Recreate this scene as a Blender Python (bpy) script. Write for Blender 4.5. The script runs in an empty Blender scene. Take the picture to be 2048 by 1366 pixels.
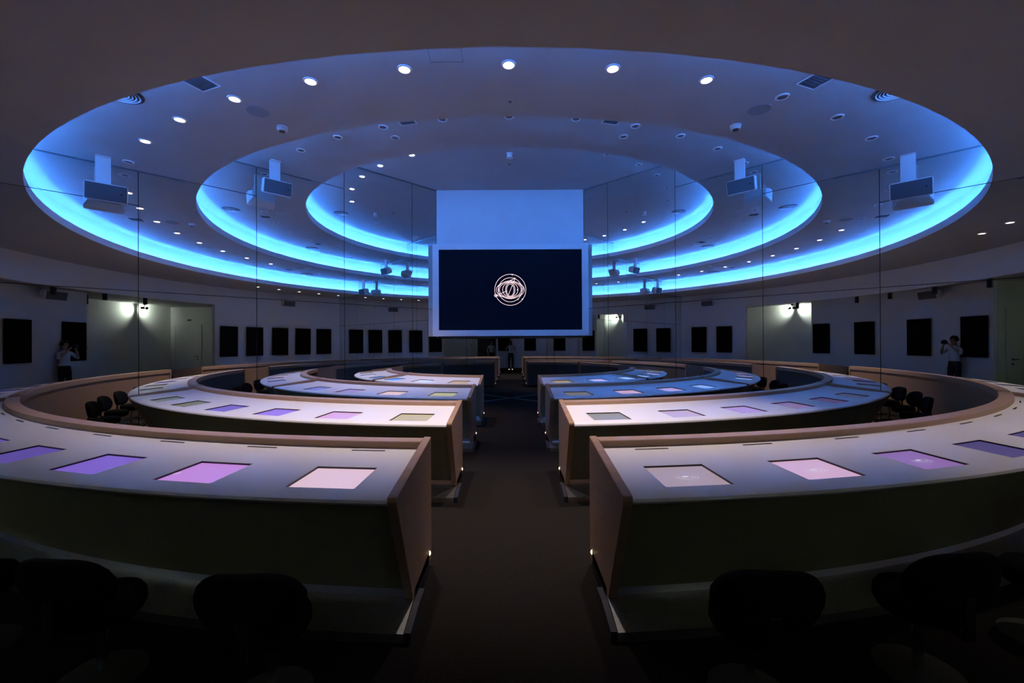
import bpy, bmesh, math, random
from mathutils import Vector, Matrix
random.seed(4)
C = bpy.context.scene.collection
D = 12.0
EYE = 1.545
S2 = math.sqrt(.5)

# ------------------------------------------------------------------ camera
def make_camera():
    yaw, pit, rol = .00254, .00317, .00512
    right = Vector((math.cos(yaw), -math.sin(yaw), 0))
    fl = Vector((math.sin(yaw), math.cos(yaw), 0))
    up0 = Vector((0, 0, 1))
    up = up0 * math.cos(pit) - fl * math.sin(pit)
    fw = up0 * math.sin(pit) + fl * math.cos(pit)
    ri = right * math.cos(rol) - up * math.sin(rol)
    ui = right * math.sin(rol) + up * math.cos(rol)
    cd = bpy.data.cameras.new('camera')
    cd.sensor_width = 36; cd.lens = 862.388 / 2048 * 36
    cd.clip_start = .02; cd.clip_end = 200
    o = bpy.data.objects.new('camera', cd); C.objects.link(o)
    m = Matrix((ri, ui, -fw)).transposed().to_4x4()
    m.translation = Vector((.0083, -12.0, EYE))
    o.matrix_world = m
    bpy.context.scene.camera = o
make_camera()

# ------------------------------------------------------------------ world and exposure
w = bpy.data.worlds.new('world'); bpy.context.scene.world = w
w.use_nodes = True
w.node_tree.nodes['Background'].inputs[0].default_value = (0, 0, 0, 1)
vs = bpy.context.scene.view_settings
vs.view_transform = 'Standard'; vs.look = 'None'; vs.gamma = 1; vs.use_curve_mapping = False
vs.exposure = 0.0
bpy.context.scene.cycles.max_bounces = 14
bpy.context.scene.cycles.glossy_bounces = 10
bpy.context.scene.cycles.diffuse_bounces = 5
bpy.context.scene.cycles.sample_clamp_indirect = 0

LED_STRENGTH = (150.0, 155.0, 155.0)
LED_COLOR = (.05, .265, 1.0)
SPOT_POWER = 222.0
SPOT_COLOR = (1.0, .80, .68)
WASH_POWER = 36.0
WASH_COLOR = (.88, 1.0, .80)

# ------------------------------------------------------------------ helpers
def P(R, th, z=0.0):
    """R in metres from the mirror corner, th degrees from the aisle axis (right positive)."""
    t = math.radians(th)
    return Vector((R * math.sin(t), -R * math.cos(t), z))

def tag(o, label=None, cat=None, group=None, kind=None):
    if label: o['label'] = label
    if cat: o['category'] = cat
    if group: o['group'] = group
    if kind: o['kind'] = kind
    return o

def empty(name, loc, rz=0.0, label=None, cat=None, group=None):
    o = bpy.data.objects.new(name, None); C.objects.link(o)
    o.location = loc; o.rotation_euler = (0, 0, rz)
    o.empty_display_size = .1
    return tag(o, label, cat, group)

def obj(name, bm, mat, parent=None, smooth=False, inv=None, auto=None):
    me = bpy.data.meshes.new(name)
    bmesh.ops.recalc_face_normals(bm, faces=bm.faces[:])
    bm.to_mesh(me); bm.free()
    mats = mat if isinstance(mat, (list, tuple)) else [mat]
    for m in mats: me.materials.append(m)
    if smooth:
        for p in me.polygons: p.use_smooth = True
        if auto is not None:
            me.set_sharp_from_angle(angle=math.radians(auto))
    o = bpy.data.objects.new(name, me); C.objects.link(o)
    if parent:
        o.parent = parent
    return o

def box(bm, x0, x1, y0, y1, z0, z1, M=None, mi=0):
    vs_ = [bm.verts.new(Vector(c) if M is None else M @ Vector(c)) for c in
           [(x0,y0,z0),(x1,y0,z0),(x1,y1,z0),(x0,y1,z0),(x0,y0,z1),(x1,y0,z1),(x1,y1,z1),(x0,y1,z1)]]
    for f in [(0,3,2,1),(4,5,6,7),(0,1,5,4),(1,2,6,5),(2,3,7,6),(3,0,4,7)]:
        bm.faces.new([vs_[i] for i in f]).material_index = mi
    return vs_

def bevel(bm, w_, seg=2):
    bmesh.ops.bevel(bm, geom=bm.edges[:], offset=w_, segments=seg, profile=.6, affect='EDGES')

def lathe(bm, prof, n=32, M=None, mi=0, closed=False):
    rings = []
    for r, z in prof:
        ring = []
        if r < 1e-6:
            v = Vector((0, 0, z)); ring = [bm.verts.new(v if M is None else M @ v)] * n
        else:
            for i in range(n):
                a = 2 * math.pi * i / n
                v = Vector((r * math.cos(a), r * math.sin(a), z))
                ring.append(bm.verts.new(v if M is None else M @ v))
        rings.append(ring)
    k = len(rings)
    for j in range(k if closed else k - 1):
        A, B = rings[j], rings[(j + 1) % k]
        for i in range(n):
            q = [A[i], A[(i+1) % n], B[(i+1) % n], B[i]]
            u = []
            for v in q:
                if v not in u: u.append(v)
            if len(u) > 2:
                try: bm.faces.new(u).material_index = mi
                except ValueError: pass

def prism(bm, poly, z0, z1, M=None):
    a = [bm.verts.new(Vector((x, y, z0)) if M is None else M @ Vector((x, y, z0))) for x, y in poly]
    b = [bm.verts.new(Vector((x, y, z1)) if M is None else M @ Vector((x, y, z1))) for x, y in poly]
    bm.faces.new(a[::-1]); bm.faces.new(b)
    n = len(poly)
    for i in range(n):
        bm.faces.new([a[i], a[(i+1) % n], b[(i+1) % n], b[i]])

def sweep(bm, prof, ths, closed=True, tha=None, thb=None, mi=0):
    """prof: list of (R, z) metres; ths: fractions 0..1 between tha(R) and thb(R) degrees"""
    rows = []
    for t in ths:
        rows.append([bm.verts.new(P(R, tha(R) + t * (thb(R) - tha(R)), z)) for R, z in prof])
    n = len(prof)
    for a, b in zip(rows[:-1], rows[1:]):
        for i in range(n if closed else n - 1):
            bm.faces.new([a[i], a[(i+1) % n], b[(i+1) % n], b[i]]).material_index = mi
    if closed:
        bm.faces.new(rows[0]).material_index = mi; bm.faces.new(rows[-1][::-1]).material_index = mi

def fr(n): return [i / n for i in range(n + 1)]

def arc(bm, prof, a, b, n=60, closed=True, mi=0):
    sweep(bm, prof, fr(n), closed, lambda R: a, lambda R: b, mi)

# ------------------------------------------------------------------ materials
MT = {}
def mat(name, col, rough=.6, metal=0.0, emit=None, es=0.0, spec=.5):
    m = bpy.data.materials.new(name); m.use_nodes = True
    b = m.node_tree.nodes['Principled BSDF']
    b.inputs['Base Color'].default_value = (*col, 1)
    b.inputs['Roughness'].default_value = rough
    b.inputs['Metallic'].default_value = metal
    b.inputs['Specular IOR Level'].default_value = spec
    if emit:
        b.inputs['Emission Color'].default_value = (*emit, 1)
        b.inputs['Emission Strength'].default_value = es
    MT[name] = m
    return m

def noise_col(m, c1, c2, scale=40, stretch=(1, 1, 1), detail=4, bump=0.0):
    nt = m.node_tree; b = nt.nodes['Principled BSDF']
    tc = nt.nodes.new('ShaderNodeTexCoord'); mp = nt.nodes.new('ShaderNodeMapping')
    mp.inputs['Scale'].default_value = stretch
    nz = nt.nodes.new('ShaderNodeTexNoise'); nz.inputs['Scale'].default_value = scale
    nz.inputs['Detail'].default_value = detail
    rp = nt.nodes.new('ShaderNodeValToRGB')
    rp.color_ramp.elements[0].position = .3; rp.color_ramp.elements[1].position = .7
    rp.color_ramp.elements[0].color = (*c1, 1); rp.color_ramp.elements[1].color = (*c2, 1)
    nt.links.new(tc.outputs['Object'], mp.inputs[0]); nt.links.new(mp.outputs[0], nz.inputs['Vector'])
    nt.links.new(nz.outputs['Fac'], rp.inputs[0]); nt.links.new(rp.outputs[0], b.inputs['Base Color'])
    if bump:
        bp = nt.nodes.new('ShaderNodeBump'); bp.inputs['Strength'].default_value = bump
        bp.inputs['Distance'].default_value = .01
        nt.links.new(nz.outputs['Fac'], bp.inputs['Height']); nt.links.new(bp.outputs[0], b.inputs['Normal'])
    return m

mat('paint', (.70, .69, .70), .7); noise_col(MT['paint'], (.685, .675, .685), (.715, .705, .715), 3)
mat('ceiling_paint', (.45, .43, .44), .75); noise_col(MT['ceiling_paint'], (.435, .415, .42), (.465, .445, .45), 2)
mat('fascia_paint', (.86, .86, .87), .6)
mat('carpet', (.05, .04, .038), .95, spec=.1); noise_col(MT['carpet'], (.009, .0078, .0075), (.016, .0135, .013), 90, bump=.4)
mat('mirror', (.80, .83, .84), 0.0, 1.0)
mat('dark_gap', (.02, .022, .025), .5)
mat('seam_metal', (.25, .3, .35), .35, .8)
mat('wood', (.46, .27, .15), .45); noise_col(MT['wood'], (.31, .185, .11), (.40, .25, .155), 14, (.6, .6, 9), 6)
mat('wood_edge', (.50, .31, .19), .42); noise_col(MT['wood_edge'], (.41, .255, .165), (.48, .31, .205), 22, (.5, .5, 6), 5)
mat('worktop', (.80, .79, .79), .36)
mat('fabric_dark', (.055, .055, .045), .95, spec=.1); noise_col(MT['fabric_dark'], (.22, .22, .14), (.29, .285, .19), 130, bump=.3)
mat('fabric_grey', (.13, .125, .13), .95, spec=.1); noise_col(MT['fabric_grey'], (.11, .105, .11), (.15, .145, .15), 130)
mat('steel', (.7, .71, .73), .34, 1.0); noise_col(MT['steel'], (.62, .63, .64), (.76, .77, .78), 30, (1, 1, 14))
mat('dark_steel', (.05, .054, .07), .55, .3)
mat('chrome', (.8, .81, .83), .22, 1.0)
mat('black_cloth', (.008, .008, .010), .95, spec=.1); noise_col(MT['black_cloth'], (.006, .006, .008), (.011, .011, .013), 150, bump=.2)
mat('black_plastic', (.012, .012, .014), .4)
mat('panel_cloth', (.006, .006, .007), 1.0, spec=.05); noise_col(MT['panel_cloth'], (.005, .005, .006), (.008, .008, .009), 60)
mat('white_plastic', (.75, .75, .76), .4)
mat('grille', (.10, .11, .13), .7)
mat('grille_grey', (.30, .30, .33), .8)
mat('black_olive', (.045, .046, .036), .8)
mat('green_paint', (.62, .68, .56), .6)
mat('display_black', (.004, .004, .012), .15)
mat('lamp_on', (1, 1, 1), .5, emit=(1.0, .88, .78), es=14)
mat('lamp_off', (.16, .17, .2), .35)
mat('step_lamp', (1, 1, 1), .5, emit=(1.0, .72, .42), es=3)
mat('led', (0, 0, 0), .5, emit=LED_COLOR, es=1)
mat('emblem', (0, 0, 0), .5, emit=(1.0, .74, .78), es=1.25)
mat('icon_white', (0, 0, 0), .5, emit=(.85, .85, .95), es=.8)
mat('red_plastic', (.4, .03, .03), .4)
mat('skin', (.42, .26, .19), .55)
mat('shirt_white', (.62, .66, .70), .8)
mat('trousers', (.02, .025, .04), .9)
mat('hair_dark', (.02, .015, .012), .7)

# ------------------------------------------------------------------ the room
Z0, ZS = EYE + .17331 * D, .0433 * D
ZC = [Z0, EYE + .21653 * D, EYE + .25983 * D, EYE + .3029 * D]
RHO = [.74783 * D, .58816 * D, .42799 * D]
RW = .93 * D
GAP = .22        # trough depth behind the lip
SHELL = Matrix.Identity(4)

# floor
fp = [(0, 0), (-9.2, -9.2), (-8.4, -11.3), (-5.8, -12.7), (-3, -12.9), (.4, -12.9), (.4, -14.6), (6.4, -14.6), (6.4, -12.2), (9.2, -9.2)]
bm = bmesh.new(); prism(bm, fp, -.12, 0); tag(obj('floor', bm, MT['carpet']), kind='structure')

def lip_ring(k):
    rho, zl, zu = RHO[k], ZC[k], ZC[k + 1]
    bm = bmesh.new()
    # upstand that hides the light, the trough floor, and the fascia behind it
    prof = [(rho, zl), (rho, zl + .135), (rho + .022, zl + .135), (rho + .022, zl + .03), (rho + GAP, zl + .03),
            (rho + GAP, zu + .02), (rho + GAP + .06, zu + .02), (rho + GAP + .06, zl)]
    arc(bm, prof, -45, 45, 120)
    bm.faces.ensure_lookup_table()
    for f in bm.faces:
        if all(abs(v.co.z - zl) < 1e-4 for v in f.verts): f.material_index = 1
    return bm

for k in range(3):
    tag(obj('trim_%d' % (k + 1), lip_ring(k), [MT['fascia_paint'], MT['ceiling_paint']], smooth=True, auto=30), kind='structure')
# ceiling discs (from outer low ring inward and up)
rr = [(RHO[0] + GAP + .06, RW + .3), (RHO[1] + GAP + .06, RHO[0] + GAP + .03), (RHO[2] + GAP + .06, RHO[1] + GAP + .03), (.0, RHO[2] + GAP + .03)]
for k, (a, b) in enumerate(rr):
    bm = bmesh.new()
    z = ZC[k]
    if a > 0:
        arc(bm, [(a, z), (b, z), (b, z + .1), (a, z + .1)], -45, 45, 120)
    else:
        pts = [(0, 0)] + [(P(b, -45 + 90 * i / 60).x, P(b, -45 + 90 * i / 60).y) for i in range(61)]
        prism(bm, pts, z, z + .1)
    tag(obj('ceiling' if k == 0 else 'ceiling.%03d' % k, bm, MT['ceiling_paint']), kind='structure')

# hidden blue light strips in the three coves
ring_word = ['outer', 'middle', 'inner']
for k in range(3):
    rho, zl = RHO[k], ZC[k]
    m = mat('led_%d' % k, (0, 0, 0), .5, emit=LED_COLOR, es=LED_STRENGTH[k])
    bm = bmesh.new()
    arc(bm, [(rho + .028, zl + .05), (rho + .050, zl + .05)], -44.9, 44.9, 90, closed=False)
    tag(obj('light_strip', bm, m), 'blue light strip hidden in the cove of the %s ceiling ring' % ring_word[k], 'light strip')

# mirror walls
def mirror_wall(side, name):
    d = Vector((side * S2, -S2, 0)); nrm = Vector((-side * S2, -S2, 0))   # nrm into the room
    M = Matrix(((d.x, nrm.x, 0, 0), (d.y, nrm.y, 0, 0), (0, 0, 1, 0), (0, 0, 0, 1)))
    bm = bmesh.new(); box(bm, -.1, .99 * D, -.12, -.012, -.1, 5.4, M)
    back = tag(obj(name, bm, MT['dark_gap']), kind='structure')
    pw = .1308 * D; g = .0045
    for c in range(8):
        t0, t1 = c * pw, min((c + 1) * pw, .985 * D)
        # ceiling height at outer edge of the column
        rs = [RHO[2], RHO[1], RHO[0]]
        def zc(t): return ZC[3] if t < rs[0] else ZC[2] if t < rs[1] else ZC[1] if t < rs[2] else ZC[0]
        ztop, zlow = zc(t0 + .01), zc(t1 - .01)
        cuts = [0.03, EYE + .0668 * D]
        if zlow < ztop: cuts.append(zlow)
        cuts.append(ztop + (.13 if zlow == ztop else .0) - .012)
        if zlow == ztop: cuts[-1] = ztop - .012
        for z0_, z1_ in zip(cuts[:-1], cuts[1:]):
            bm = bmesh.new(); box(bm, t0 + g, t1 - g, -.008, 0, z0_ + g, z1_ - g, M)
            obj('mirror_panel', bm, MT['mirror'], back)
    bm = bmesh.new(); box(bm, 0.02, .93 * D, 0, .012, 0, .03, M)
    tag(obj('baseboard_' + ('left' if side < 0 else 'right'), bm, MT['seam_metal']), kind='structure')
    # thin shadow-gap trim between mirror and each ceiling
    segs = [(0.02, RHO[2], ZC[3]), (RHO[2] + GAP, RHO[1], ZC[2]), (RHO[1] + GAP, RHO[0], ZC[1]), (RHO[0] + GAP, RW, ZC[0])]
    for a, b, z in segs:
        bm = bmesh.new(); box(bm, a, b, 0, .014, z - .02, z, M)
        n_ = 4 + len([o for o in bpy.data.objects if o.name.startswith('trim_')]) - 3
        tag(obj('trim_%d' % n_, bm, MT['seam_metal']), kind='structure')
mirror_wall(-1, 'wall_left')
mirror_wall(1, 'wall_right')

# curved room walls (radius RW) with the wide opening and its bulkhead
TH_R, TH_L = 18.2, -30.4
def wall_arc(a, b, z0_, z1_, name):
    bm = bmesh.new(); arc(bm, [(RW, z0_), (RW, z1_), (RW + .14, z1_), (RW + .14, z0_)], a, b, 50)
    return tag(obj(name, bm, MT['paint'], smooth=True, auto=30), kind='structure')
wall_arc(TH_R, 45, 0, Z0 + .02, 'wall_back_right')
wall_arc(-45, TH_L, 0, Z0 + .02, 'wall_back_left')
wall_arc(TH_L, TH_R, 2.98, Z0 + .02, 'wall_bulkhead')

def poly_wall(pts, name, z1=3.12, th=.1, m='paint', z0=0.0):
    """wall strip along pts (D units), thickness away from the room on the left of travel"""
    bm = bmesh.new()
    pts = [Vector((x * D, y * D)) for x, y in pts]
    n = len(pts); off = []
    for i in range(n):
        a = pts[max(i - 1, 0)]; b = pts[min(i + 1, n - 1)]
        t = (b - a).normalized(); nn = Vector((t.y, -t.x))
        off.append(pts[i] + nn * th)
    lo = [bm.verts.new((p.x, p.y, z0)) for p in pts]; hi = [bm.verts.new((p.x, p.y, z1)) for p in pts]
    lo2 = [bm.verts.new((p.x, p.y, z0)) for p in off]; hi2 = [bm.verts.new((p.x, p.y, z1)) for p in off]
    for i in range(n - 1):
        bm.faces.new([lo[i], lo[i+1], hi[i+1], hi[i]]); bm.faces.new([lo2[i], hi2[i], hi2[i+1], lo2[i+1]])
        bm.faces.new([hi[i], hi[i+1], hi2[i+1], hi2[i]]); bm.faces.new([lo[i], lo2[i], lo2[i+1], lo[i+1]])
    bm.faces.new([lo[0], hi[0], hi2[0], lo2[0]]); bm.faces.new([lo[-1], lo2[-1], hi2[-1], hi[-1]])
    return tag(obj(name, bm, MT[m], smooth=True, auto=20), kind='structure')
cw = [(-.395, -.975), (-.355, -.9845), (-.29, -.999), (-.23, -1.0125), (-.16, -1.028), (-.1, -1.039), (-.05, -1.045), (0, -1.047), (.068, -1.047)]
poly_wall(cw, 'wall_back')
poly_wall([(-.66, -.90), (-.46, -1.03)], 'wall_niche')
poly_wall([(-.46, -1.03), (-.395, -.975)], 'wall_niche_return')
poly_wall([(-.475, -.811), (-.66, -.90)], 'wall_niche_side')
poly_wall([(.068, -1.056), (.068, -1.18)], 'wall_lobby_left', m='green_paint')
poly_wall([(.068, -1.18), (.5, -1.18)], 'wall_lobby_back')
poly_wall([(.5, -1.18), (.5, -1.0)], 'wall_lobby_right')
poly_wall([(.5, -1.0), (.305, -.892)], 'wall_lobby_side')
bm = bmesh.new()
cp = [(-.475, -.80), (-.66, -.90), (-.46, -1.04)] + [(x, y - .01) for x, y in cw] + [(.06, -1.19), (.51, -1.19), (.51, -.99), (.29, -.885)]
inner = [(P(RW + .02, t).x / D, P(RW + .02, t).y / D) for t in [TH_R - i * (TH_R - TH_L) / 24 for i in range(25)]]
poly = [(x * D, y * D) for x, y in cp + inner]
prism(bm, poly, 3.1, 3.2)
bmesh.ops.triangulate(bm, faces=[f for f in bm.faces if len(f.verts) > 4])
tag(obj('ceiling.004', bm, MT['ceiling_paint']), kind='structure')
# baseboard of the back wall
bm = bmesh.new()
for a, b in zip(cw[:-1], cw[1:]):
    A = Vector((a[0] * D, a[1] * D, 0)); B = Vector((b[0] * D, b[1] * D, 0)); t = (B - A).normalized(); n = Vector((-t.y, t.x, 0)) * .012
    prism(bm, [(A.x, A.y), (B.x, B.y), (B.x + n.x, B.y + n.y), (A.x + n.x, A.y + n.y)], 0, .12)
tag(obj('baseboard_back', bm, MT['black_plastic']), kind='structure')

# doors
def door(name, origin, rz, w_, h, m, frame_m, handle_side=1):
    root = empty(name, origin, rz); tag(root, kind='structure')
    bm = bmesh.new()
    box(bm, -w_/2 - .07, -w_/2, 0, .03, 0, h + .07); box(bm, w_/2, w_/2 + .07, 0, .03, 0, h + .07); box(bm, -w_/2, w_/2, 0, .03, h, h + .07)
    obj('door_frame', bm, frame_m, root)
    bm = bmesh.new(); box(bm, -w_/2 + .006, w_/2 - .006, 0, .018, .01, h - .006)
    leaf = obj('door_leaf', bm, m, root)
    bm = bmesh.new()
    x = handle_side * (w_/2 - .09)
    lathe(bm, [(0, .07), (.014, .07), (.014, .018), (.028, .018), (.028, .024)], 16, Matrix.Translation((x, 0, 1.05)) @ Matrix.Rotation(-math.pi/2, 4, 'X'))
    box(bm, min(x, x - handle_side * .12), max(x, x - handle_side * .12), .052, .07, 1.04, 1.06)
    lathe(bm, [(0, .035), (.022, .035), (.022, .018)], 16, Matrix.Translation((x, 0, .93)) @ Matrix.Rotation(-math.pi/2, 4, 'X'))
    obj('door_handle', bm, MT['black_plastic'], leaf)
    return root
door('door_1', (.5 * D, -1.12 * D, 0), math.pi / 2, 1.0, 2.3, MT['paint'], MT['paint'], 1)
door('door_2', (.118 * D, -1.18 * D, 0), 0, 1.05, 2.25, MT['black_plastic'], MT['black_plastic'], 1)
door('door_3', (.068 * D, -1.118 * D, 0), -math.pi / 2, .95, 2.3, MT['green_paint'], MT['green_paint'], -1)

# bulk that carries the video wall, across the mirror corner
YS = .147 * D
bm = bmesh.new()
prism(bm, [(0, -.03), (-YS + .02, -YS), (YS - .02, -YS)], EYE + .0125 * D, ZC[3])
tag(obj('wall_screen', bm, MT['paint']), kind='structure')

# ------------------------------------------------------------------ video wall with emblem
def tube_curve(bm, pts, r, closed=False):
    """thin ribbon of square section along xz-points in the plane y=0"""
    n = len(pts)
    rows = []
    for i in range(n):
        a = Vector(pts[(i - 1) % n] if closed or i > 0 else pts[0]); b = Vector(pts[(i + 1) % n] if closed or i < n - 1 else pts[-1])
        t = (b - a); t = t.normalized() if t.length > 1e-9 else Vector((1, 0))
        nn = Vector((-t.y, t.x)) * r; c = Vector(pts[i])
        rows.append([bm.verts.new((c.x + nn.x, 0, c.y + nn.y)), bm.verts.new((c.x + nn.x, -.003, c.y + nn.y)),
                     bm.verts.new((c.x - nn.x, -.003, c.y - nn.y)), bm.verts.new((c.x - nn.x, 0, c.y - nn.y))])
    for i in range(n if closed else n - 1):
        a, b = rows[i], rows[(i + 1) % n]
        for j in range(4): bm.faces.new([a[j], a[(j+1) % 4], b[(j+1) % 4], b[j]])
def ell(cx, cz, rx, rz, n=72, ph=0): return [(cx + rx * math.cos(2*math.pi*i/n), cz + rz * math.sin(2*math.pi*i/n)) for i in range(n)]

SY = YS + .17
Ys = (D - SY)
def ux(u): return (u - 1024) / 862.4 * Ys
def vz(v): return EYE + (685.8 - v) / 862.4 * Ys
root = empty('video_wall', (0, -SY, vz(672)), 0, 'large black screen in a pale frame showing a glowing line emblem', 'screen')
bz = vz(672)
fx0, fx1, fz0, fz1 = ux(868.5), ux(1180.8), 0, vz(487.5) - bz
px0, px1, pz0, pz1 = ux(880.8), ux(1167.6), vz(660) - bz, vz(498.6) - bz
bm = bmesh.new()
for a in [(fx0, px0, fz0, fz1), (px1, fx1, fz0, fz1), (px0, px1, fz0, pz0), (px0, px1, pz1, fz1)]:
    box(bm, a[0], a[1], 0, .16, a[2], a[3])
bmesh.ops.remove_doubles(bm, verts=bm.verts[:], dist=.0005)
obj('frame', bm, MT['white_plastic'], root)
bm = bmesh.new(); box(bm, fx0 + .12, fx1 - .12, .05, .168, -.03, .001)
obj('base_rail', bm, MT['black_plastic'], root)
mat('screen_glow', (.003, .003, .006), .6, spec=.08, emit=(.0, .0010, .0075), es=1)
bm = bmesh.new(); box(bm, px0, px1, .02, .05, pz0, pz1)
pan = obj('display_panel', bm, MT['screen_glow'], root)
# emblem: circles and ellipses
ex, ez = ux(1024.0), vz(579.4) - bz
u_ = Ys / 862.4 / 9.76
bm = bmesh.new(); lw = .0046
for rx, rz, dx, dz in [(304, 304, 0, 0), (232, 236, 0, 0), (272, 0, 0, 0), (150, 140, 0, 2), (92, 138, 0, 0), (72, 118, 0, -5), (212, 150, 0, 0)]:
    if rz == 0: continue
    tube_curve(bm, ell(ex + dx * u_, ez + dz * u_, rx * u_, rz * u_), lw, True)
for a_, b_ in [(272, 165), (238, 175)]:      # pointed lens outlines
    pts = []
    for i in range(96):
        t = 2 * math.pi * i / 96
        c, s = math.cos(t), math.sin(t)
        pts.append((ex + a_ * u_ * math.copysign(abs(c) ** 1.12, c), ez + b_ * u_ * math.copysign(abs(s) ** .95, s)))
    tube_curve(bm, pts, lw, True)
def seg(x0, y0, x1, y1): tube_curve(bm, [(ex + (x0 - 918) * u_, ez - (y0 - 775) * u_), (ex + (x1 - 918) * u_, ez - (y1 - 775) * u_)], lw)
seg(960, 680, 880, 880); seg(632, 890, 855, 795); seg(632, 890, 800, 905); seg(1005, 560, 985, 640); seg(1005, 555, 900, 600)
seg(690, 800, 690, 690); seg(1165, 700, 1190, 800)
tube_curve(bm, ell(ex + (632 - 918) * u_, ez - (885 - 775) * u_, 26 * u_, 26 * u_, 20), lw, True)
for x, y, r in [(958, 478, 13), (1005, 555, 16), (1155, 960, 13), (1068, 960, 12), (632, 885, 12), (1060, 775, 12)]:
    pts = ell(ex + (x - 918) * u_, ez - (y - 775) * u_, r * .5 * u_, r * .5 * u_, 12); tube_curve(bm, pts, r * .5 * u_, True)
e_ = obj('emblem', bm, MT['emblem'], pan); e_.location = (0, .019, 0)
e_['label'] = 'glowing pinkish white emblem of circles and ellipses'

# ------------------------------------------------------------------ desks
NOSE = [.82449 * D, .66265 * D, .5017 * D, .34046 * D]
HW = .553
FIRST = .0825 * D
PITCH = .0682 * D
roww = ['nearest', 'second-row', 'third-row', 'innermost']
def srgb(c): return tuple(((x/255)/12.92 if x/255 <= .04045 else ((x/255 + .055)/1.055) ** 2.4) for x in c)
SCR = {
 (0,-1): [(226,192,208),(192,132,212),(124,92,194),(92,74,158),(92,74,158),(92,74,158),(92,74,158),(92,74,158)],
 (0, 1): [(166,146,156),(208,168,198),(138,102,164),(74,64,116),(74,64,116),(74,64,116),(74,64,116),(74,64,116)],
 (1,-1): [(205,188,140),(222,168,216),(152,112,220),(112,88,182),(108,110,90),(92,100,96)],
 (1, 1): [(150,144,134),(190,164,186),(170,138,198),(118,90,136),(76,60,96),(62,66,86)],
 (2,-1): [(182,180,142),(226,192,184),(154,130,172),(112,118,190),(72,62,94)],
 (2, 1): [(112,112,106),(196,154,162),(172,150,192),(134,172,236),(104,80,106)],
 (3,-1): [(190,162,128),(214,222,252),(86,142,226)],
 (3, 1): [(168,150,112),(180,174,232),(150,182,242)],
}
colname = {0: 'front', 1: 'second', 2: 'third', 3: 'innermost'}

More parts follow.
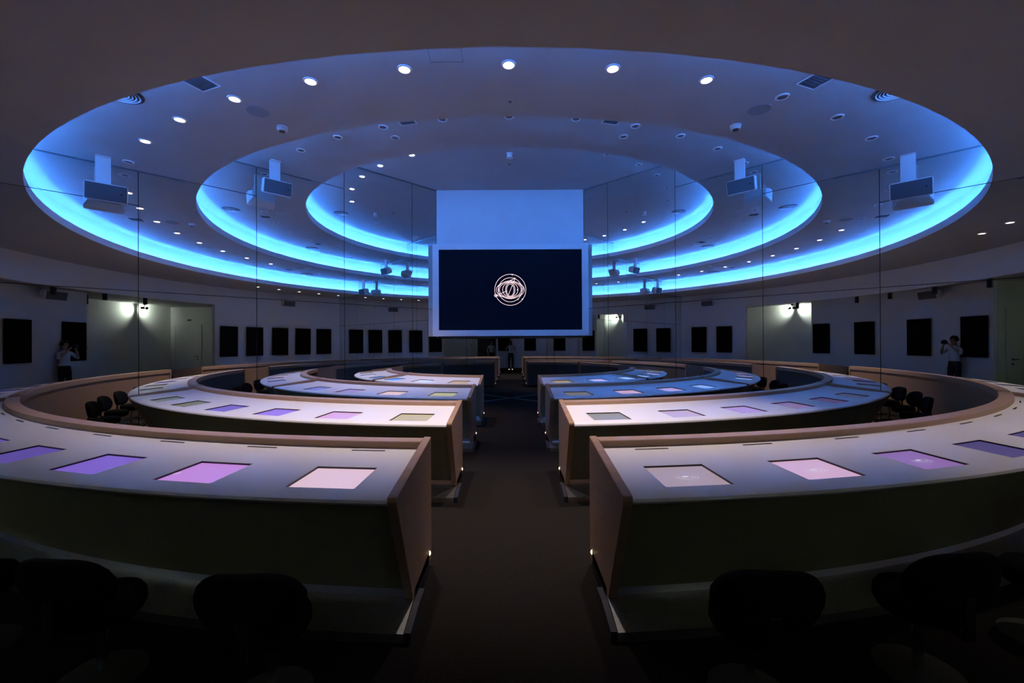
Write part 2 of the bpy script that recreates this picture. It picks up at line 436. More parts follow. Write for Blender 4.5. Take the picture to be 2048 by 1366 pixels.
def make_desk(row, side):
    N = NOSE[row]
    lab = '%s curved white-topped wooden desk on the %s side of the aisle' % (roww[row], 'left' if side < 0 else 'right')
    mid = P(N - .4, side * 25, 0)
    root = empty('curved_desk', (0, 0, 0), 0, lab, 'desk', 'curved desks in four rings around the mirror corner')
    TP = .05
    def tha(R, o=0.0): return side * math.degrees(math.asin((HW + TP + o) / R))
    def thb(R): return side * (45 - math.degrees(math.asin((TP + .006) / R)))
    nseg = max(20, int(50 * N / 9.9))
    a_full = tha(N); b_full = thb(N)
    # surfaces
    zt = lambda s: .777 + s * (.822 - .777) / .66 if s <= .66 else .822 + (s - .66) / .105 * .018
    scr = []
    Rs = N - .28
    for i in range(8):
        th = math.degrees(math.asin(FIRST / Rs)) + i * math.degrees(PITCH / Rs)
        if th < 45 - math.degrees(.30 / Rs): scr.append(side * th)
    hwid = math.degrees(.188 / Rs)
    S = [.0, .02, .12, .43, .66, .765]
    # theta breakpoints
    base = []
    for t in scr: base += [t - side * hwid, t + side * hwid]
    lo, hi = tha(N) + side * .6, thb(N) - side * .4
    k = int(abs(hi - lo) / (1.2 if row < 2 else 2.0))
    for i in range(1, k):
        t = lo + (hi - lo) * i / k
        if all(abs(t - q) > .35 for q in base): base.append(t)
    cols = sorted(set(base), key=lambda t: t * side)
    bm = bmesh.new()
    def colth(j, R):
        if j == 0: return tha(R)
        if j == len(cols) + 1: return thb(R)
        return cols[j - 1]
    nc = len(cols) + 2
    top = [[bm.verts.new(P(N - s, colth(j, N - s), zt(s) - (.006 if s == 0 else 0))) for s in S] for j in range(nc)]
    bot = [[bm.verts.new(P(N - s - (.012 if s == 0 else 0), colth(j, N - s), zt(s) - .036)) for s in S] for j in range(nc)]
    fn = [bm.verts.new(P(N + .006, colth(j, N), .757)) for j in range(nc)]
    holes = []
    for j in range(nc - 1):
        tm = .5 * (colth(j, Rs) + colth(j + 1, Rs))
        inh = any(abs(tm - t) < hwid * .98 for t in scr)
        for i in range(len(S) - 1):
            if inh and i == 2:
                continue
            bm.faces.new([top[j][i], top[j+1][i], top[j+1][i+1], top[j][i+1]])
            bm.faces.new([bot[j][i], bot[j][i+1], bot[j+1][i+1], bot[j+1][i]])
        bm.faces.new([top[j][0], fn[j], fn[j+1], top[j+1][0]])
        bm.faces.new([fn[j], bot[j][0], bot[j+1][0], fn[j+1]])
    wt = obj('worktop', bm, MT['worktop'], root, smooth=True, auto=35)
    # displays, set into the openings
    for n_, t in enumerate(scr):
        c = SCR[(row, side)][n_]
        m = mat('display_%d_%d_%d' % (row, side, n_), (.02, .02, .025), .3, spec=.3, emit=srgb(c), es=.92)
        bm = bmesh.new()
        a, b = t - hwid, t + hwid
        def cell(s0, s1, a_, b_, dz0, dz1):
            q = [bm.verts.new(P(N - s0, a_, zt(s0) + dz0)), bm.verts.new(P(N - s0, b_, zt(s0) + dz0)),
                 bm.verts.new(P(N - s1, b_, zt(s1) + dz0)), bm.verts.new(P(N - s1, a_, zt(s1) + dz0))]
            r = [bm.verts.new(P(N - s0, a_, zt(s0) + dz1)), bm.verts.new(P(N - s0, b_, zt(s0) + dz1)),
                 bm.verts.new(P(N - s1, b_, zt(s1) + dz1)), bm.verts.new(P(N - s1, a_, zt(s1) + dz1))]
            bm.faces.new(q); bm.faces.new(r[::-1])
            for i in range(4): bm.faces.new([q[i], r[i], r[(i+1) % 4], q[(i+1) % 4]])
        cell(.12, .43, a, b, -.011, -.024)
        dp = obj('display', bm, m, root)
        bm = bmesh.new()     # dark rim inside the opening
        g = .35 * hwid * .03
        e = .006; ea = math.degrees(e / Rs)
        cell(.114, .122, a - ea, b + ea, -.001, -.034); cell(.428, .436, a - ea, b + ea, -.001, -.034)
        cell(.12, .43, a - ea, a + ea * .3, -.001, -.034); cell(.12, .43, b - ea * .3, b + ea, -.001, -.034)
        obj('bezel', bm, MT['black_plastic'], dp)
        if row == 0 and side == 1 and n_ < 3:
            bm = bmesh.new()
            ctr = P(N - .275, t, zt(.275) - .0100)
            M = Matrix.Translation(ctr) @ Matrix.Rotation(math.radians(t), 4, 'Z') @ Matrix.Rotation(math.radians(-3.9), 4, 'X')
            for rad in (.038, .052, .066):
                for q in range(3):
                    a0 = q * 120 + rad * 900; pts = [(rad * math.cos(math.radians(a0 + z * 10)), rad * math.sin(math.radians(a0 + z * 10))) for z in range(11)]
                    for u, v in zip(pts[:-1], pts[1:]):
                        d = .0012
                        qv = [bm.verts.new(M @ Vector((p[0] * f, p[1] * f, 0))) for p, f in ((u, 1 - d / rad), (v, 1 - d / rad), (v, 1 + d / rad), (u, 1 + d / rad))]
                        bm.faces.new(qv)
            box(bm, -.02, .016, -.008, .010, 0, .0006, M)
            obj('icon', bm, MT['icon_white'], dp)
        if row == 0 and side == -1 and n_ == 1:
            bm = bmesh.new()
            M = Matrix.Translation(P(N - .25, t - 1.0, zt(.25) - .0100)) @ Matrix.Rotation(math.radians(t + 45), 4, 'Z')
            box(bm, -.018, .018, -.004, .004, 0, .0006, M)
            obj('icon', bm, MT['icon_white'], dp)
        if row == 0:
            bm = bmesh.new()
            hs = math.degrees(.115 / (N - .72))
            cell(.715, .728, t - hs, t + hs, .0015, -.02)
            obj('slot', bm, MT['black_plastic'], root)
    # ledge
    bm = bmesh.new()
    sweep(bm, [(N - .765, .80), (N - .765, .879), (N - .769, .885), (N - .886, .885), (N - .89, .881), (N - .89, .80)], fr(nseg), True, tha, thb)
    obj('ledge', bm, MT['wood_edge'], root, smooth=True, auto=30)
    # back panel facing the centre
    bm = bmesh.new()
    sweep(bm, [(N - .845, .05), (N - .845, .81), (N - .872, .81), (N - .872, .05)], fr(nseg), True, tha, thb)
    obj('back_panel', bm, MT['wood'] if row == 0 else MT['fabric_grey'], root, smooth=True, auto=30)
    # leaning front panel
    bm = bmesh.new()
    sweep(bm, [(N - .05, .745), (N - .07, .75), (N - .40, .12), (N - .37, .115)], fr(nseg), True, tha, thb)
    obj('front_panel', bm, MT['fabric_dark'], root, smooth=True, auto=30)
    # steel footrest
    bm = bmesh.new()
    sweep(bm, [(N - .10, .0), (N - .10, .05), (N - .13, .056), (N - .355, .095), (N - .36, .135), (N - .375, .135), (N - .375, .0)], fr(nseg), True, lambda R: side * math.degrees(math.asin(HW / R)), thb)
    obj('footrest', bm, MT['steel'], root, smooth=True, auto=25)
    bm = bmesh.new()
    sweep(bm, [(N - .38, .0), (N - .38, .13), (N - .80, .13), (N - .80, .0)], fr(nseg), True, lambda R: side * math.degrees(math.asin(HW / R)), thb)
    obj('plinth', bm, MT['black_plastic'], root)
    # wood end panels: one on the aisle, one against the mirror
    poly = [(-.008, .770), (-.004, .786), (.012, .792), (.893, .893), (.893, .05), (.33, .09), (-.004, .735)]
    def endp(mode):
        bm = bmesh.new()
        def f(s, off, z):
            R = N - s
            if mode == 'aisle':
                x = side * off; return Vector((x, -math.sqrt(R * R - x * x), z))
            d = Vector((side * S2, -S2, 0)); nn = Vector((-side * S2, -S2, 0))
            return d * math.sqrt(R * R - off * off) + nn * off + Vector((0, 0, z))
        o0, o1 = (HW, HW + TP) if mode == 'aisle' else (.004, TP + .004)
        a = [bm.verts.new(f(s, o0, z)) for s, z in poly]; b = [bm.verts.new(f(s, o1, z)) for s, z in poly]
        bm.faces.new(a); bm.faces.new(b[::-1])
        for i in range(len(poly)): bm.faces.new([a[i], b[i], b[(i+1) % len(poly)], a[(i+1) % len(poly)]])
        bmesh.ops.recalc_face_normals(bm, faces=bm.faces[:])
        bmesh.ops.bevel(bm, geom=[e for e in bm.edges if e.calc_length() > .04], offset=.004, segments=2, affect='EDGES')
        return obj('end_panel', bm, MT['wood'], root)
    ep = endp('aisle'); endp('mirror')
    # steel side foot below the aisle panel
    bm = bmesh.new()
    R0, R1 = N - .10, N - .46
    x = side * (HW - .045)
    pts = [(N - .10, 0), (N - .10, .055), (N - .33, .084), (N - .47, .076), (N - .47, 0)]
    a = [bm.verts.new(Vector((side * (HW - .038), -math.sqrt(R * R - HW * HW), z))) for R, z in pts]
    b = [bm.verts.new(Vector((side * (HW - .004), -math.sqrt(R * R - HW * HW), z))) for R, z in pts]
    bm.faces.new(a); bm.faces.new(b[::-1])
    for i in range(5): bm.faces.new([a[i], b[i], b[(i+1) % 5], a[(i+1) % 5]])
    obj('side_foot', bm, MT['dark_steel'], root)
    # small step light low on the aisle panel
    R = N - .80
    c = Vector((side * HW, -math.sqrt(R * R - HW * HW), .125))
    bm = bmesh.new()
    M = Matrix.Translation(c) @ Matrix.Rotation(-side * math.pi / 2, 4, 'Y')
    lathe(bm, [(.024, 0), (.024, .004), (.016, .005), (.016, 0)], 20, M)
    st = obj('step_light', bm, MT['steel'], root)
    bm = bmesh.new(); lathe(bm, [(0, .013), (.008, .011), (.014, .007), (.015, .002), (.015, 0)], 20, M)
    obj('lens', bm, MT['step_lamp'], st)
    return scr
screens = {}
for row in range(4):
    for side in (-1, 1):
        screens[(row, side)] = make_desk(row, side)

# ------------------------------------------------------------------ chairs
def make_chair():
    root = empty('swivel_chair', (0, 0, 0))
    # local +y points toward the desk, backrest at the other side
    bm = bmesh.new(); lathe(bm, [(0, .0), (.17, .0), (.17, .012), (.16, .018), (.03, .026), (0, .026)], 36)
    obj('base', bm, MT['black_olive'], root, smooth=True, auto=30)
    bm = bmesh.new(); lathe(bm, [(.021, .024), (.021, .27), (.06, .285), (.06, .30), (0, .30)], 24)
    obj('column', bm, MT['chrome'], root, smooth=True, auto=30)
    bm = bmesh.new(); lathe(bm, [(0, .275), (.12, .275), (.15, .29), (.165, .32), (.163, .36), (.148, .385), (.11, .395), (0, .40)], 40)
    obj('seat', bm, MT['black_cloth'], root, smooth=True, auto=50)
    bm = bmesh.new()
    box(bm, -.022, .022, -.205, -.05, .285, .30); box(bm, -.022, .022, -.220, -.205, .285, .47)
    bevel(bm, .004); obj('back_stem', bm, MT['black_plastic'], root)
    bm = bmesh.new()
    n = 20; rows = []
    for i in range(n + 1):
        t = -1 + 2 * i / n; x = .215 * t; y = -.19 + .045 * t * t
        f = (1 - .93 * abs(t) ** 3.2) ** .5; e = max(f, .12)
        prof = []
        for q in range(16):
            a = 2 * math.pi * q / 16
            ca, sa = math.cos(a), math.sin(a)
            yy = .036 * math.copysign(abs(ca) ** .6, ca) * (.5 + .5 * e); zz = .135 * f * math.copysign(abs(sa) ** .45, sa)
            prof.append(bm.verts.new((x, y + yy - zz * .18, (.515 + zz))))
        rows.append(prof)
    for a, b in zip(rows[:-1], rows[1:]):
        for q in range(16): bm.faces.new([a[q], a[(q+1) % 16], b[(q+1) % 16], b[q]])
    bm.faces.new(rows[0]); bm.faces.new(rows[-1][::-1])
    obj('backrest', bm, MT['black_cloth'], root, smooth=True, auto=60)
    return root
def copy_tree(o, parent=None):
    c = o.copy(); C.objects.link(c)
    if parent: c.parent = parent
    for ch in list(o.children): copy_tree(ch, c)
    return c
ORD = ['first', 'second', 'third', 'fourth', 'fifth', 'sixth', 'seventh', 'eighth']
chair0 = make_chair(); used = False
for row in range(4):
    for side in (-1, 1):
        sc = screens[(row, side)]
        sc = sc[:6] if row == 0 else sc
        for i, t in enumerate(sc):
            R = NOSE[row] + .27
            if row == 0 and abs(t) > 30: continue
            if row == 0 and abs(P(R, t).x) < .75: pass
            c = chair0 if not used else copy_tree(chair0); used = True
            c.location = P(R, t, 0)
            c.rotation_euler = (0, 0, math.radians(t - side * 9 + random.uniform(-4, 4)))
            tag(c, 'low black swivel chair, %s from the aisle at the %s %s desk' %
                (ORD[i], roww[row] , 'left' if side < 0 else 'right'), 'chair', 'black chairs along the curved desks')

# ------------------------------------------------------------------ ceiling fittings
def make_downlight(on):
    root = empty('downlight', (0, 0, 0))
    bm = bmesh.new()
    lathe(bm, [(.048, -.001), (.052, -.012), (.066, -.010), (.070, 0), (.048, 0)], 32)
    obj('trim_ring', bm, MT['white_plastic'], root, smooth=True, auto=30)
    bm = bmesh.new()
    if on:
        lathe(bm, [(0, -.004), (.048, -.004), (.048, -.001), (0, -.001)], 28)
        obj('lamp', bm, MT['lamp_on'], root)
    else:
        lathe(bm, [(0, -.001), (.026, -.001), (.048, -.006), (.048, -.001)], 28)
        obj('lamp', bm, MT['lamp_off'], root, smooth=True, auto=40)
    return root
dl_on, dl_off = make_downlight(True), make_downlight(False)
u_on = u_off = False
bandw = ['low outer ceiling', 'outer ceiling band', 'middle ceiling band', 'high inner ceiling']
def put_light(band, R, th, on, where, power=1.0, size=64, blend=.8):
    global u_on, u_off
    if on:
        o = dl_on if not u_on else copy_tree(dl_on); u_on = True
    else:
        o = dl_off if not u_off else copy_tree(dl_off); u_off = True
    o.location = P(R * D, th, ZC[band])
    tag(o, '%s round downlight in the %s, %s' % ('lit' if on else 'unlit', bandw[band], where), 'downlight',
        ('lit' if on else 'unlit') + ' downlights in the ' + bandw[band])
    if on:
        ld = bpy.data.lights.new('lamp_beam', 'SPOT'); ld.energy = SPOT_POWER * power; ld.color = SPOT_COLOR
        ld.spot_size = math.radians(size); ld.spot_blend = blend; ld.shadow_soft_size = .04
        lo = bpy.data.objects.new('lamp_beam', ld); C.objects.link(lo)
        lo.location = P(R * D, th, ZC[band] - .03); lo.rotation_euler = (0, 0, 0)
    return o
def sidew(i, th): return 'on the centre line' if i == 0 else '%s to the %s of centre' % (ORD[i - 1], 'left' if th < 0 else 'right')
for i in range(0, 7):
    for sd in ((1,) if i == 0 else (-1, 1)):
        th = sd * (7.1 * i)
        if abs(th) > 43: th = sd * 42.3
        on = (i <= 2) if sd > 0 else (i <= 5)
        put_light(1, .6655, th, on, sidew(i, th), [1, 1, .9, .6, .35, .25, .2][i])
for i, a in enumerate([0, 8.8, 17.4, 25.2, 33.5, 42.4]):
    for sd in ((1,) if i == 0 else (-1, 1)):
        put_light(2, .5065, sd * a, False, sidew(i, sd * a))
for sd in (-1, 1): put_light(2, .479, sd * 17.5, False, 'set inward of its row, %s of centre' % ('left' if sd < 0 else 'right'))
for i, a in enumerate([13.8, 27.0, 39.5]):
    for sd in (-1, 1):
        put_light(3, .346, sd * a, sd < 0, sidew(i + 1, sd * a), .9)
for i in range(5):
    put_light(0, .822, 21.8 + 4.9 * i, True, 'the %s from the lobby opening' % ORD[i], .25, 60)

def disc_thing(name, band, R, th, prof, m, label, cat, extra=None, group=None):
    root = empty(name, P(R * D, th, ZC[band]), math.radians(th), label, cat, group)
    bm = bmesh.new(); lathe(bm, prof, 40); obj('body', bm, m, root, smooth=True, auto=30)
    if extra: extra(root)
    return root
for sd in (-1, 1):
    sw = 'left' if sd < 0 else 'right'
    disc_thing('ceiling_speaker', 1, .643, sd * 21.3, [(0, -.006), (.10, -.006), (.115, -.008), (.12, 0)], MT['grille_grey'],
               'flat round speaker grille in the outer ceiling band, %s of the centre' % sw, 'ceiling speaker')
    def det(root):
        bm = bmesh.new(); lathe(bm, [(.035, -.05), (.035, -.058), (0, -.06)], 24); obj('sensor', bm, MT['grille'], root)
    disc_thing('smoke_detector', 1, .613, sd * 21.7, [(.065, 0), (.065, -.012), (.055, -.02), (.055, -.028), (.06, -.03), (.05, -.05), (0, -.052)], MT['white_plastic'],
               'white dome smoke detector on the outer ceiling band, %s of the centre' % sw, 'smoke detector', det)
    def louv(root):
        bm = bmesh.new()
        for r in (.04, .07, .10, .13, .16): lathe(bm, [(r, -.012), (r + .012, -.02), (r + .014, -.018), (r + .003, -.01)], 36, closed=True)
        obj('louvre', bm, MT['white_plastic'], root, smooth=True)
    disc_thing('round_air_vent', 1, .713, sd * 28, [(0, -.002), (.17, -.002), (.20, -.012), (.205, 0)], MT['grille'],
               'round ceiling air diffuser beside the outer blue cove, %s side' % sw, 'air vent', louv)
    disc_thing('round_air_vent', 2, .563, sd * 17.5, [(0, -.002), (.15, -.002), (.18, -.012), (.185, 0)], MT['grille'],
               'round ceiling air diffuser beside the middle blue cove, %s side' % sw, 'air vent', louv)
    for bnd, R, a, sz in ((1, .6936, 21.6, .13), (2, .513, 13.6, .12)):
        root = empty('square_air_vent', P(R * D, sd * a, ZC[bnd]), math.radians(sd * a), 'small square air grille in the %s, %s side' % (bandw[bnd], sw), 'air vent')
        bm = bmesh.new()
        for q in [(-sz, sz, -sz, -sz + .012), (-sz, sz, sz - .012, sz), (-sz, -sz + .012, -sz, sz), (sz - .012, sz, -sz, sz)]:
            box(bm, q[0], q[1], q[2], q[3], -.008, 0)
        obj('frame', bm, MT['white_plastic'], root)
        bm = bmesh.new(); box(bm, -sz + .012, sz - .012, -sz + .012, sz - .012, -.004, 0)
        for i in range(7):
            y = -sz + .03 + i * (2 * sz - .06) / 6; box(bm, -sz + .012, sz - .012, y, y + .006, -.007, -.004)
        obj('grille', bm, MT['grille'], root)
disc_thing('round_air_vent', 3, .392, 0, [(0, -.002), (.15, -.002), (.18, -.012), (.185, 0)], MT['grille'],
           'round ceiling air diffuser beside the inner blue cove on the centre line', 'air vent', louv)
disc_thing('smoke_detector', 3, .312, 0, [(.06, 0), (.06, -.02), (.045, -.03), (.045, -.07), (.06, -.075), (.06, -.09), (0, -.092)], MT['white_plastic'],
           'white cylindrical smoke detector on the high centre ceiling above the screen', 'smoke detector', det)
disc_thing('ceiling_sensor', 3, .27, 0, [(0, -.012), (.02, -.012), (.024, 0)], MT['grille'], 'tiny round sensor on the high ceiling near the screen', 'sensor')
disc_thing('ceiling_sensor', 1, .614, .1, [(0, -.01), (.014, -.01), (.016, 0)], MT['grille'], 'tiny dark sensor in the outer ceiling band on the centre line', 'sensor')
bm = bmesh.new()
c = P(.68 * D, -4.0, ZC[1])
for q in [(-.15, .15, -.12, -.117), (-.15, .15, .117, .12), (-.15, -.147, -.12, .12), (.147, .15, -.12, .12)]:
    box(bm, q[0], q[1], q[2], q[3], -.002, 0)
o = obj('access_hatch', bm, MT['grille']); o.location = c; tag(o, 'thin outline of a flush access hatch in the outer ceiling band', 'hatch')

# loudspeakers on brackets at the mirrors
def loudspeaker(loc, yawz, pitch, drop, label, w_=.45, h=.24, dp=.24, wall=False, nx=0):
    root = empty('loudspeaker', loc, yawz, label, 'loudspeaker')
    T = Matrix.Translation((0, 0, -drop)) @ Matrix.Rotation(pitch, 4, 'X')
    bm = bmesh.new()
    # cabinet tapering to the rear; face toward -y
    fr_ = [(-w_/2, 0, -h/2), (w_/2, 0, -h/2), (w_/2, 0, h/2), (-w_/2, 0, h/2)]
    bk = [(-w_/2 + .05, dp, -h/2 + .04), (w_/2 - .05, dp, -h/2 + .04), (w_/2 - .05, dp, h/2 - .04), (-w_/2 + .05, dp, h/2 - .04)]
    md = [(-w_/2, dp * .45, -h/2), (w_/2, dp * .45, -h/2), (w_/2, dp * .45, h/2), (-w_/2, dp * .45, h/2)]
    A = [[bm.verts.new(T @ Vector(p)) for p in L_] for L_ in (fr_, md, bk)]
    bm.faces.new(A[0]); bm.faces.new(A[2][::-1])
    for a, b in zip(A[:-1], A[1:]):
        for i in range(4): bm.faces.new([a[i], a[(i+1) % 4], b[(i+1) % 4], b[i]])
    bmesh.ops.bevel(bm, geom=bm.edges[:], offset=.012, segments=2, affect='EDGES')
    cab = obj('cabinet', bm, MT['white_plastic'], root)
    bm = bmesh.new(); box(bm, -w_/2 + .012, w_/2 - .012, -.008, .003, -h/2 + .012, h/2 - .012, T)
    gr = obj('grille', bm, MT['grille'], root)
    bm = bmesh.new(); lathe(bm, [(0, .002), (.012, .002), (.012, 0)], 14, T @ Matrix.Translation((w_/2 - .07, -.008, 0)) @ Matrix.Rotation(math.pi/2, 4, 'X'))
    obj('badge', bm, MT['black_plastic'], gr)
    bm = bmesh.new()
    if wall:
        box(bm, -.02, .02, dp * .6, dp + .18, -drop + .02, -drop + .06)
        box(bm, -.015, .015, dp * .3, dp * .3 + .03, -drop + h/2 - .02, -drop + h/2 + .16)
    else:
        box(bm, -.11, .05, .05, .09, -drop + h/2 - .05, 0)
        box(bm, -.11, .05, .0, .12, -.01, 0)
    obj('bracket', bm, MT['white_plastic'], root)
    return root
for sd in (-1, 1):
    sw = 'left' if sd < 0 else 'right'
    # bracket near the mirror; turned toward the aisle side
    d = Vector((sd * S2, -S2, 0)); nn = Vector((-sd * S2, -S2, 0))
    p = d * (.684 * D) + nn * .36
    loudspeaker((p.x, p.y, ZC[1]), math.radians(-sd * 45), math.radians(14), .50, 'white box loudspeaker on a ceiling bracket in the outer blue ring, %s side' % sw)
    p = d * (.507 * D) + nn * .52
    loudspeaker((p.x, p.y, ZC[2]), math.radians(-sd * 45), math.radians(14), .46, 'white box loudspeaker on a ceiling bracket in the middle blue ring, %s side' % sw)
# wall loudspeakers
def wallpt(u, sd):
    k = (u - 1024) / 862.4
    a, b, c_ = 1 + k * k, -2, .1351
    Y = (-b + math.sqrt(b * b - 4 * a * c_)) / (2 * a)
    return math.degrees(math.atan2(Y - 1, abs(k) * Y))      # angle from the aisle axis
th = wallpt(571, 1); p = P(RW - .42, th, 3.20)
loudspeaker(p, math.radians(th + 180) , math.radians(12), .0, 'loudspeaker high on the curved wall right of the lobby opening', wall=True, w_=.5)
th = wallpt(1427, -1); p = P(RW - .42, -th, 3.20)
loudspeaker(p, math.radians(-th + 180), math.radians(12), .0, 'loudspeaker high on the curved wall left of the niche opening', wall=True, w_=.5)
loudspeaker((-.04 * D, -1.047 * D + .48, 2.86), math.radians(180), math.radians(12), .0, 'loudspeaker high on the back wall above the dark panels', wall=True, w_=.55)

# ------------------------------------------------------------------ dark acoustic panels
def acoustic(loc, rz, label, w_=.66):
    root = empty('acoustic_panel', loc, rz, label, 'wall panel', 'dark acoustic panels on the walls')
    bm = bmesh.new(); box(bm, -w_/2, w_/2, 0, .055, 0, 1.115); bmesh.ops.bevel(bm, geom=bm.edges[:], offset=.008, segments=2, affect='EDGES')
    obj('panel_face', bm, MT['panel_cloth'], root)
    bm = bmesh.new(); box(bm, -w_/2 + .06, w_/2 - .06, -.03, 0, .06, 1.05); obj('backing', bm, MT['black_plastic'], root)
    return root
for i, u in enumerate([458.4, 510.3, 561.2, 607, 649]):
    th = wallpt(u, 1)
    acoustic(P(RW - .06, th, 1.09) + Vector((0, 0, 0)), math.radians(th), 'black fabric wall panel on the curved right wall, %s from the lobby opening' % ORD[i]).rotation_euler = (0, random.uniform(-.012, .012), math.radians(th))
for i, u in enumerate([1453.5, 1402.5]):
    th = -wallpt(u, -1)
    acoustic(P(RW - .06, th, 1.09), math.radians(th), 'black fabric wall panel on the curved left wall, %s from the niche opening' % ORD[i]).rotation_euler = (0, random.uniform(-.012, .012), math.radians(th))
for i, x in enumerate([.033, -.092, -.228, -.358]):
    xs = x * D
    for a, b in zip(cw[:-1], cw[1:]):
        if a[0] <= x <= b[0]:
            t = (x - a[0]) / (b[0] - a[0]); y = a[1] + t * (b[1] - a[1]); ang = math.atan2(b[1] - a[1], b[0] - a[0])
    nn = Vector((-math.sin(ang), math.cos(ang), 0))
    acoustic(Vector((xs, y * D, 1.09)) + nn * .035, ang, 'black fabric wall panel on the straight back wall, %s from the lobby side' % ORD[i])

# ------------------------------------------------------------------ black surface-mounted spotlights
def can_light(loc, label, r=.055, h=.28):
    root = empty('ceiling_spotlight', loc, 0, label, 'spotlight')
    bm = bmesh.new(); lathe(bm, [(0, 0), (r, 0), (r, -h), (r - .008, -h), (r - .008, -h + .03), (0, -h + .03)], 28); obj('housing', bm, MT['black_plastic'], root, smooth=True, auto=30)
    bm = bmesh.new(); lathe(bm, [(0, -h + .012), (r - .01, -h + .012), (r - .01, -h + .02), (0, -h + .02)], 24); obj('lens', bm, MT['chrome'], root)
    return root
for i, x in enumerate([.138, .025, -.09, -.195]):
    can_light((x * D, -.962 * D, 3.1), 'black cylinder spotlight under the opening ceiling, %s from the lobby side' % ORD[i])
can_light((.12 * D, -1.10 * D, 3.1), 'black cylinder spotlight on the lobby ceiling by the dark door')
can_light((-.395 * D, -.93 * D, 3.1), 'black cylinder spotlight by the niche corner')
def twin_spot(loc, aim, label, wall_n):
    root = empty('twin_spotlight', loc, 0, label, 'spotlight')
    bm = bmesh.new(); lathe(bm, [(0, 0), (.045, 0), (.045, -.05), (.012, -.055), (.012, -.12), (0, -.12)], 20); obj('mount', bm, MT['black_plastic'], root)
    for k, dx in enumerate((-.09, .09)):
        t = Vector((-wall_n.y, wall_n.x, 0)) * dx
        dirv = (-wall_n + t.normalized() * .9 + Vector((0, 0, -.15))).normalized()
        q = dirv.to_track_quat('-Z', 'Y')
        M = Matrix.Translation(t + Vector((0, 0, -.17))) @ q.to_matrix().to_4x4()
        bm = bmesh.new(); lathe(bm, [(0, .06), (.045, .06), (.045, -.06), (.038, -.06), (.038, -.03), (0, -.03)], 24, M)
        hd = obj('lamp_head', bm, MT['black_plastic'], root, smooth=True, auto=30)
        ld = bpy.data.lights.new('lamp_beam', 'SPOT'); ld.energy = WASH_POWER; ld.color = WASH_COLOR
        ld.spot_size = math.radians(120); ld.spot_blend = .9; ld.shadow_soft_size = .03
        lo = bpy.data.objects.new('lamp_beam', ld); C.objects.link(lo)
        lo.matrix_world = Matrix.Translation(loc) @ M @ Matrix.Translation((0, 0, -.065))
twin_spot(Vector((.36 * D, -1.18 * D + .34, 3.1)), None, 'black twin spotlight washing the lobby back wall with bright light', Vector((0, 1, 0)))
nA = Vector((-(-.13), .2, 0)).normalized()
wa = Vector((-.66, -.90, 0)); wb = Vector((-.46, -1.03, 0)); tt = (wb - wa).normalized(); nA = Vector((-tt.y, tt.x, 0))
if nA.y < 0: nA = -nA
pA = Vector((-.508 * D, -.999 * D, 3.1)) + nA * .32
twin_spot(pA, None, 'black twin spotlight washing the niche wall with bright light', nA)

# fire call point in the lobby
root = empty('call_point', (.199 * D, -1.18 * D, 1.45), 0, 'small red fire call point on the lobby wall', 'call point')
bm = bmesh.new(); box(bm, -.05, .05, 0, .03, -.05, .05); bevel(bm, .005); obj('housing', bm, MT['red_plastic'], root)
bm = bmesh.new(); box(bm, -.03, .03, .03, .034, -.03, .03); obj('window', bm, MT['white_plastic'], root)
# emergency lamp above the lobby door
root = empty('door_sign', (.5 * D - .012, -1.115 * D, 2.56), 0, 'tiny dark plate above the lobby door', 'sign plate')
bm = bmesh.new(); box(bm, -.012, 0, -.08, .08, -.03, .03); obj('plate', bm, MT['black_plastic'], root)
# corner lamp at the foot of the mirrors
root = empty('corner_lamp', (0, -.045, .81), 0, 'tiny warm lamp in the corner where the mirrors meet', 'lamp')
bm = bmesh.new(); bmesh.ops.create_icosphere(bm, subdivisions=2, radius=.011); obj('bulb', bm, MT['step_lamp'], root, smooth=True)
bm = bmesh.new(); box(bm, -.012, .012, -.03, -.012, -.014, .014); obj('holder', bm, MT['black_plastic'], root)

# ------------------------------------------------------------------ people
def person(loc, rz, label, joints, edges, mats, hair_c, scale=1.0, shirt_top=None):
    root = empty('person', loc, rz, label, 'person'); root.scale = (scale,) * 3
    me = bpy.data.meshes.new('body')
    names = list(joints); idx = {n: i for i, n in enumerate(names)}
    me.from_pydata([joints[n][0] for n in names], [(idx[a], idx[b]) for a, b in edges], [])
    o = bpy.data.objects.new('body', me); C.objects.link(o); o.parent = root
    md = o.modifiers.new('skin', 'SKIN'); md.use_smooth_shade = True
    if not me.skin_vertices: me.attributes  # layer is created with the modifier
    for n in names:
        sv = me.skin_vertices[0].data[idx[n]]; sv.radius = joints[n][1]; sv.use_root = (n == 'pelvis')
    sb = o.modifiers.new('sub', 'SUBSURF'); sb.levels = 1; sb.render_levels = 1
    dg = bpy.context.evaluated_depsgraph_get(); ev = o.evaluated_get(dg)
    nm = bpy.data.meshes.new_from_object(ev); o.modifiers.clear(); o.data = nm
    nm.materials.clear()
    for m in mats['body']: nm.materials.append(m)
    for p in nm.polygons:
        p.material_index = mats['fn'](p.center); p.use_smooth = True
    return root, o
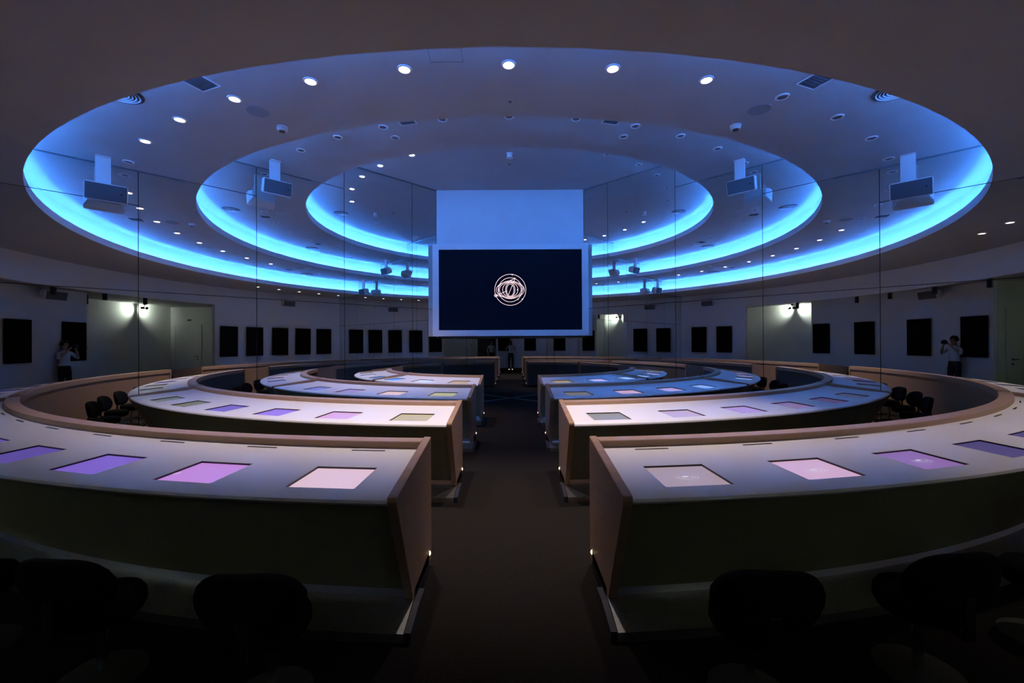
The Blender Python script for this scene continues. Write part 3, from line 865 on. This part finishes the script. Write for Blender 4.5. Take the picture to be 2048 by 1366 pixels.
def hand(J, E, base, wrist, dirv, palm_n, r=.009, curl=.5):
    """five short finger chains rooted at the wrist joint's palm"""
    d = Vector(dirv).normalized(); n = Vector(palm_n).normalized(); s = d.cross(n).normalized()
    wv = Vector(J[wrist][0]); palm = wv + d * .06
    J[base + '_palm'] = (tuple(palm), (.034, .018)); E.append((wrist, base + '_palm'))
    for k, (off, ln) in enumerate([(-.028, .065), (-.010, .078), (.009, .074), (.026, .058)]):
        a = palm + s * off + d * .035; b = a + (d * (1 - curl * .5) + n * curl * .6) * ln * .5; c = b + (d * (1 - curl) + n * curl) * ln * .5
        J['%s_f%da' % (base, k)] = (tuple(a), (.010, .010)); J['%s_f%db' % (base, k)] = (tuple(b), (r, r)); J['%s_f%dc' % (base, k)] = (tuple(c), (.007, .007))
        E += [(base + '_palm', '%s_f%da' % (base, k)), ('%s_f%da' % (base, k), '%s_f%db' % (base, k)), ('%s_f%db' % (base, k), '%s_f%dc' % (base, k))]
    a = palm - s * .038 + d * -.01; b = a + (d * .7 - s * .5 + n * .5) * .05
    J[base + '_ta'] = (tuple(a), (.012, .012)); J[base + '_tb'] = (tuple(b), (.009, .009)); E += [(base + '_palm', base + '_ta'), (base + '_ta', base + '_tb')]

def build_body(raise_arms=True):
    # faces +y, feet at origin, 1.72 m tall
    J = {'pelvis': ((0, -.01, .95), (.155, .11)), 'waist': ((0, 0, 1.10), (.135, .095)), 'chest': ((0, 0, 1.28), (.16, .11)),
         'neckb': ((0, -.01, 1.43), (.075, .065)), 'neck': ((0, .0, 1.50), (.05, .05)), 'head': ((0, .02, 1.60), (.072, .088)), 'crown': ((0, .01, 1.67), (.066, .078))}
    E = [('pelvis', 'waist'), ('waist', 'chest'), ('chest', 'neckb'), ('neckb', 'neck'), ('neck', 'head'), ('head', 'crown')]
    for s, n in ((-1, 'l'), (1, 'r')):
        J[n + 'sh'] = ((s * .17, -.01, 1.39), (.055, .055))
        if raise_arms:
            J[n + 'el'] = ((s * .29, .10, 1.20), (.042, .042)); J[n + 'wr'] = ((s * .10, .22, 1.47), (.028, .024))
            hd, pn = (-s * .45, .1, .55), (-s * .6, .5, 0)
        else:
            J[n + 'el'] = ((s * .25, -.02, 1.12), (.042, .042)); J[n + 'wr'] = ((s * .24, .08, .90), (.028, .024))
            hd, pn = (0, .15, -1), (-s, 0, 0)
        E += [('chest', n + 'sh'), (n + 'sh', n + 'el'), (n + 'el', n + 'wr')]
        hand(J, E, n + 'h', n + 'wr', hd, pn)
        J[n + 'hip'] = ((s * .09, 0, .88), (.09, .09)); J[n + 'kn'] = ((s * .11, .01, .48), (.06, .062)); J[n + 'an'] = ((s * .12, -.02, .08), (.042, .045)); J[n + 'toe'] = ((s * .14, .14, .035), (.04, .03))
        J[n + 'heel'] = ((s * .12, -.06, .04), (.035, .035))
        E += [('pelvis', n + 'hip'), (n + 'hip', n + 'kn'), (n + 'kn', n + 'an'), (n + 'an', n + 'toe'), (n + 'an', n + 'heel')]
    return J, E
def matfn(sleeve):
    def f(c):
        if c.z > 1.46 and abs(c.x) < .12 and c.y < .13: return 0
        if c.z < .07: return 3
        if c.z < 1.0 and abs(c.x) < .2: return 2
        if c.y > sleeve: return 0
        return 1
    return f
def head_bits(root, long_hair):
    bm = bmesh.new()
    bmesh.ops.create_uvsphere(bm, u_segments=20, v_segments=14, radius=1)
    for v in bm.verts: v.co = Vector((v.co.x * .088, v.co.y * .104 - .005 + (-.015 if v.co.z < 0 else 0), v.co.z * .095 + 1.655))
    # open the face
    for f in [f for f in bm.faces if f.calc_center_median().y > .055 and f.calc_center_median().z < 1.685]: bm.faces.remove(f)
    if long_hair:
        box(bm, -.085, .085, -.105, -.02, 1.40, 1.66)
    obj('hair', bm, MT['hair_dark'], root, smooth=True, auto=60)
    bm = bmesh.new()
    for s in (-1, 1):
        bmesh.ops.create_uvsphere(bm, u_segments=10, v_segments=8, radius=.011, matrix=Matrix.Translation((s * .031, .098, 1.625)))
    obj('eyes', bm, MT['black_plastic'], root)
    bm = bmesh.new()
    v = [bm.verts.new(q) for q in [(0, .108, 1.625), (-.014, .10, 1.588), (.014, .10, 1.588), (0, .126, 1.592)]]
    for q in ((0, 1, 3), (0, 3, 2), (1, 2, 3), (0, 2, 1)): bm.faces.new([v[i] for i in q])
    obj('nose', bm, MT['skin'], root)
    bm = bmesh.new(); box(bm, -.022, .022, .095, .104, 1.553, 1.562); obj('mouth', bm, MT['red_plastic'], root)
J, E_ = build_body(True)
pr, pb = person((.0, -12.375, 0), 0, 'person in a white shirt and dark trousers photographing with both hands raised', J, E_,
                {'body': [MT['skin'], MT['shirt_white'], MT['trousers'], MT['black_plastic']], 'fn': matfn(.145)}, None, .965)
head_bits(pr, False)
# hand-held camera, its lens just behind the viewpoint
root = empty('photo_camera', (.008, -12.075, EYE - .045), 0, 'black handheld camera raised to the face of the person', 'camera')
bm = bmesh.new(); box(bm, -.068, .068, -.045, .015, -.045, .045); box(bm, -.03, .03, -.035, .01, .045, .07); bevel(bm, .006); obj('camera_body', bm, MT['black_plastic'], root)
bm = bmesh.new(); lathe(bm, [(0, .015), (.036, .015), (.036, .05), (.03, .055), (0, .053)], 28, Matrix.Rotation(-math.pi/2, 4, 'X')); obj('lens', bm, MT['black_plastic'], root, smooth=True, auto=30)
J, E_ = build_body(False)
pr, pb = person((.068 * D + .33, -1.125 * D, 0), math.radians(25), 'person in a pale top standing half hidden at the dark lobby doorway', J, E_,
                {'body': [MT['skin'], MT['shirt_white'], MT['trousers'], MT['black_plastic']], 'fn': matfn(.3)}, None, .98)
head_bits(pr, True)
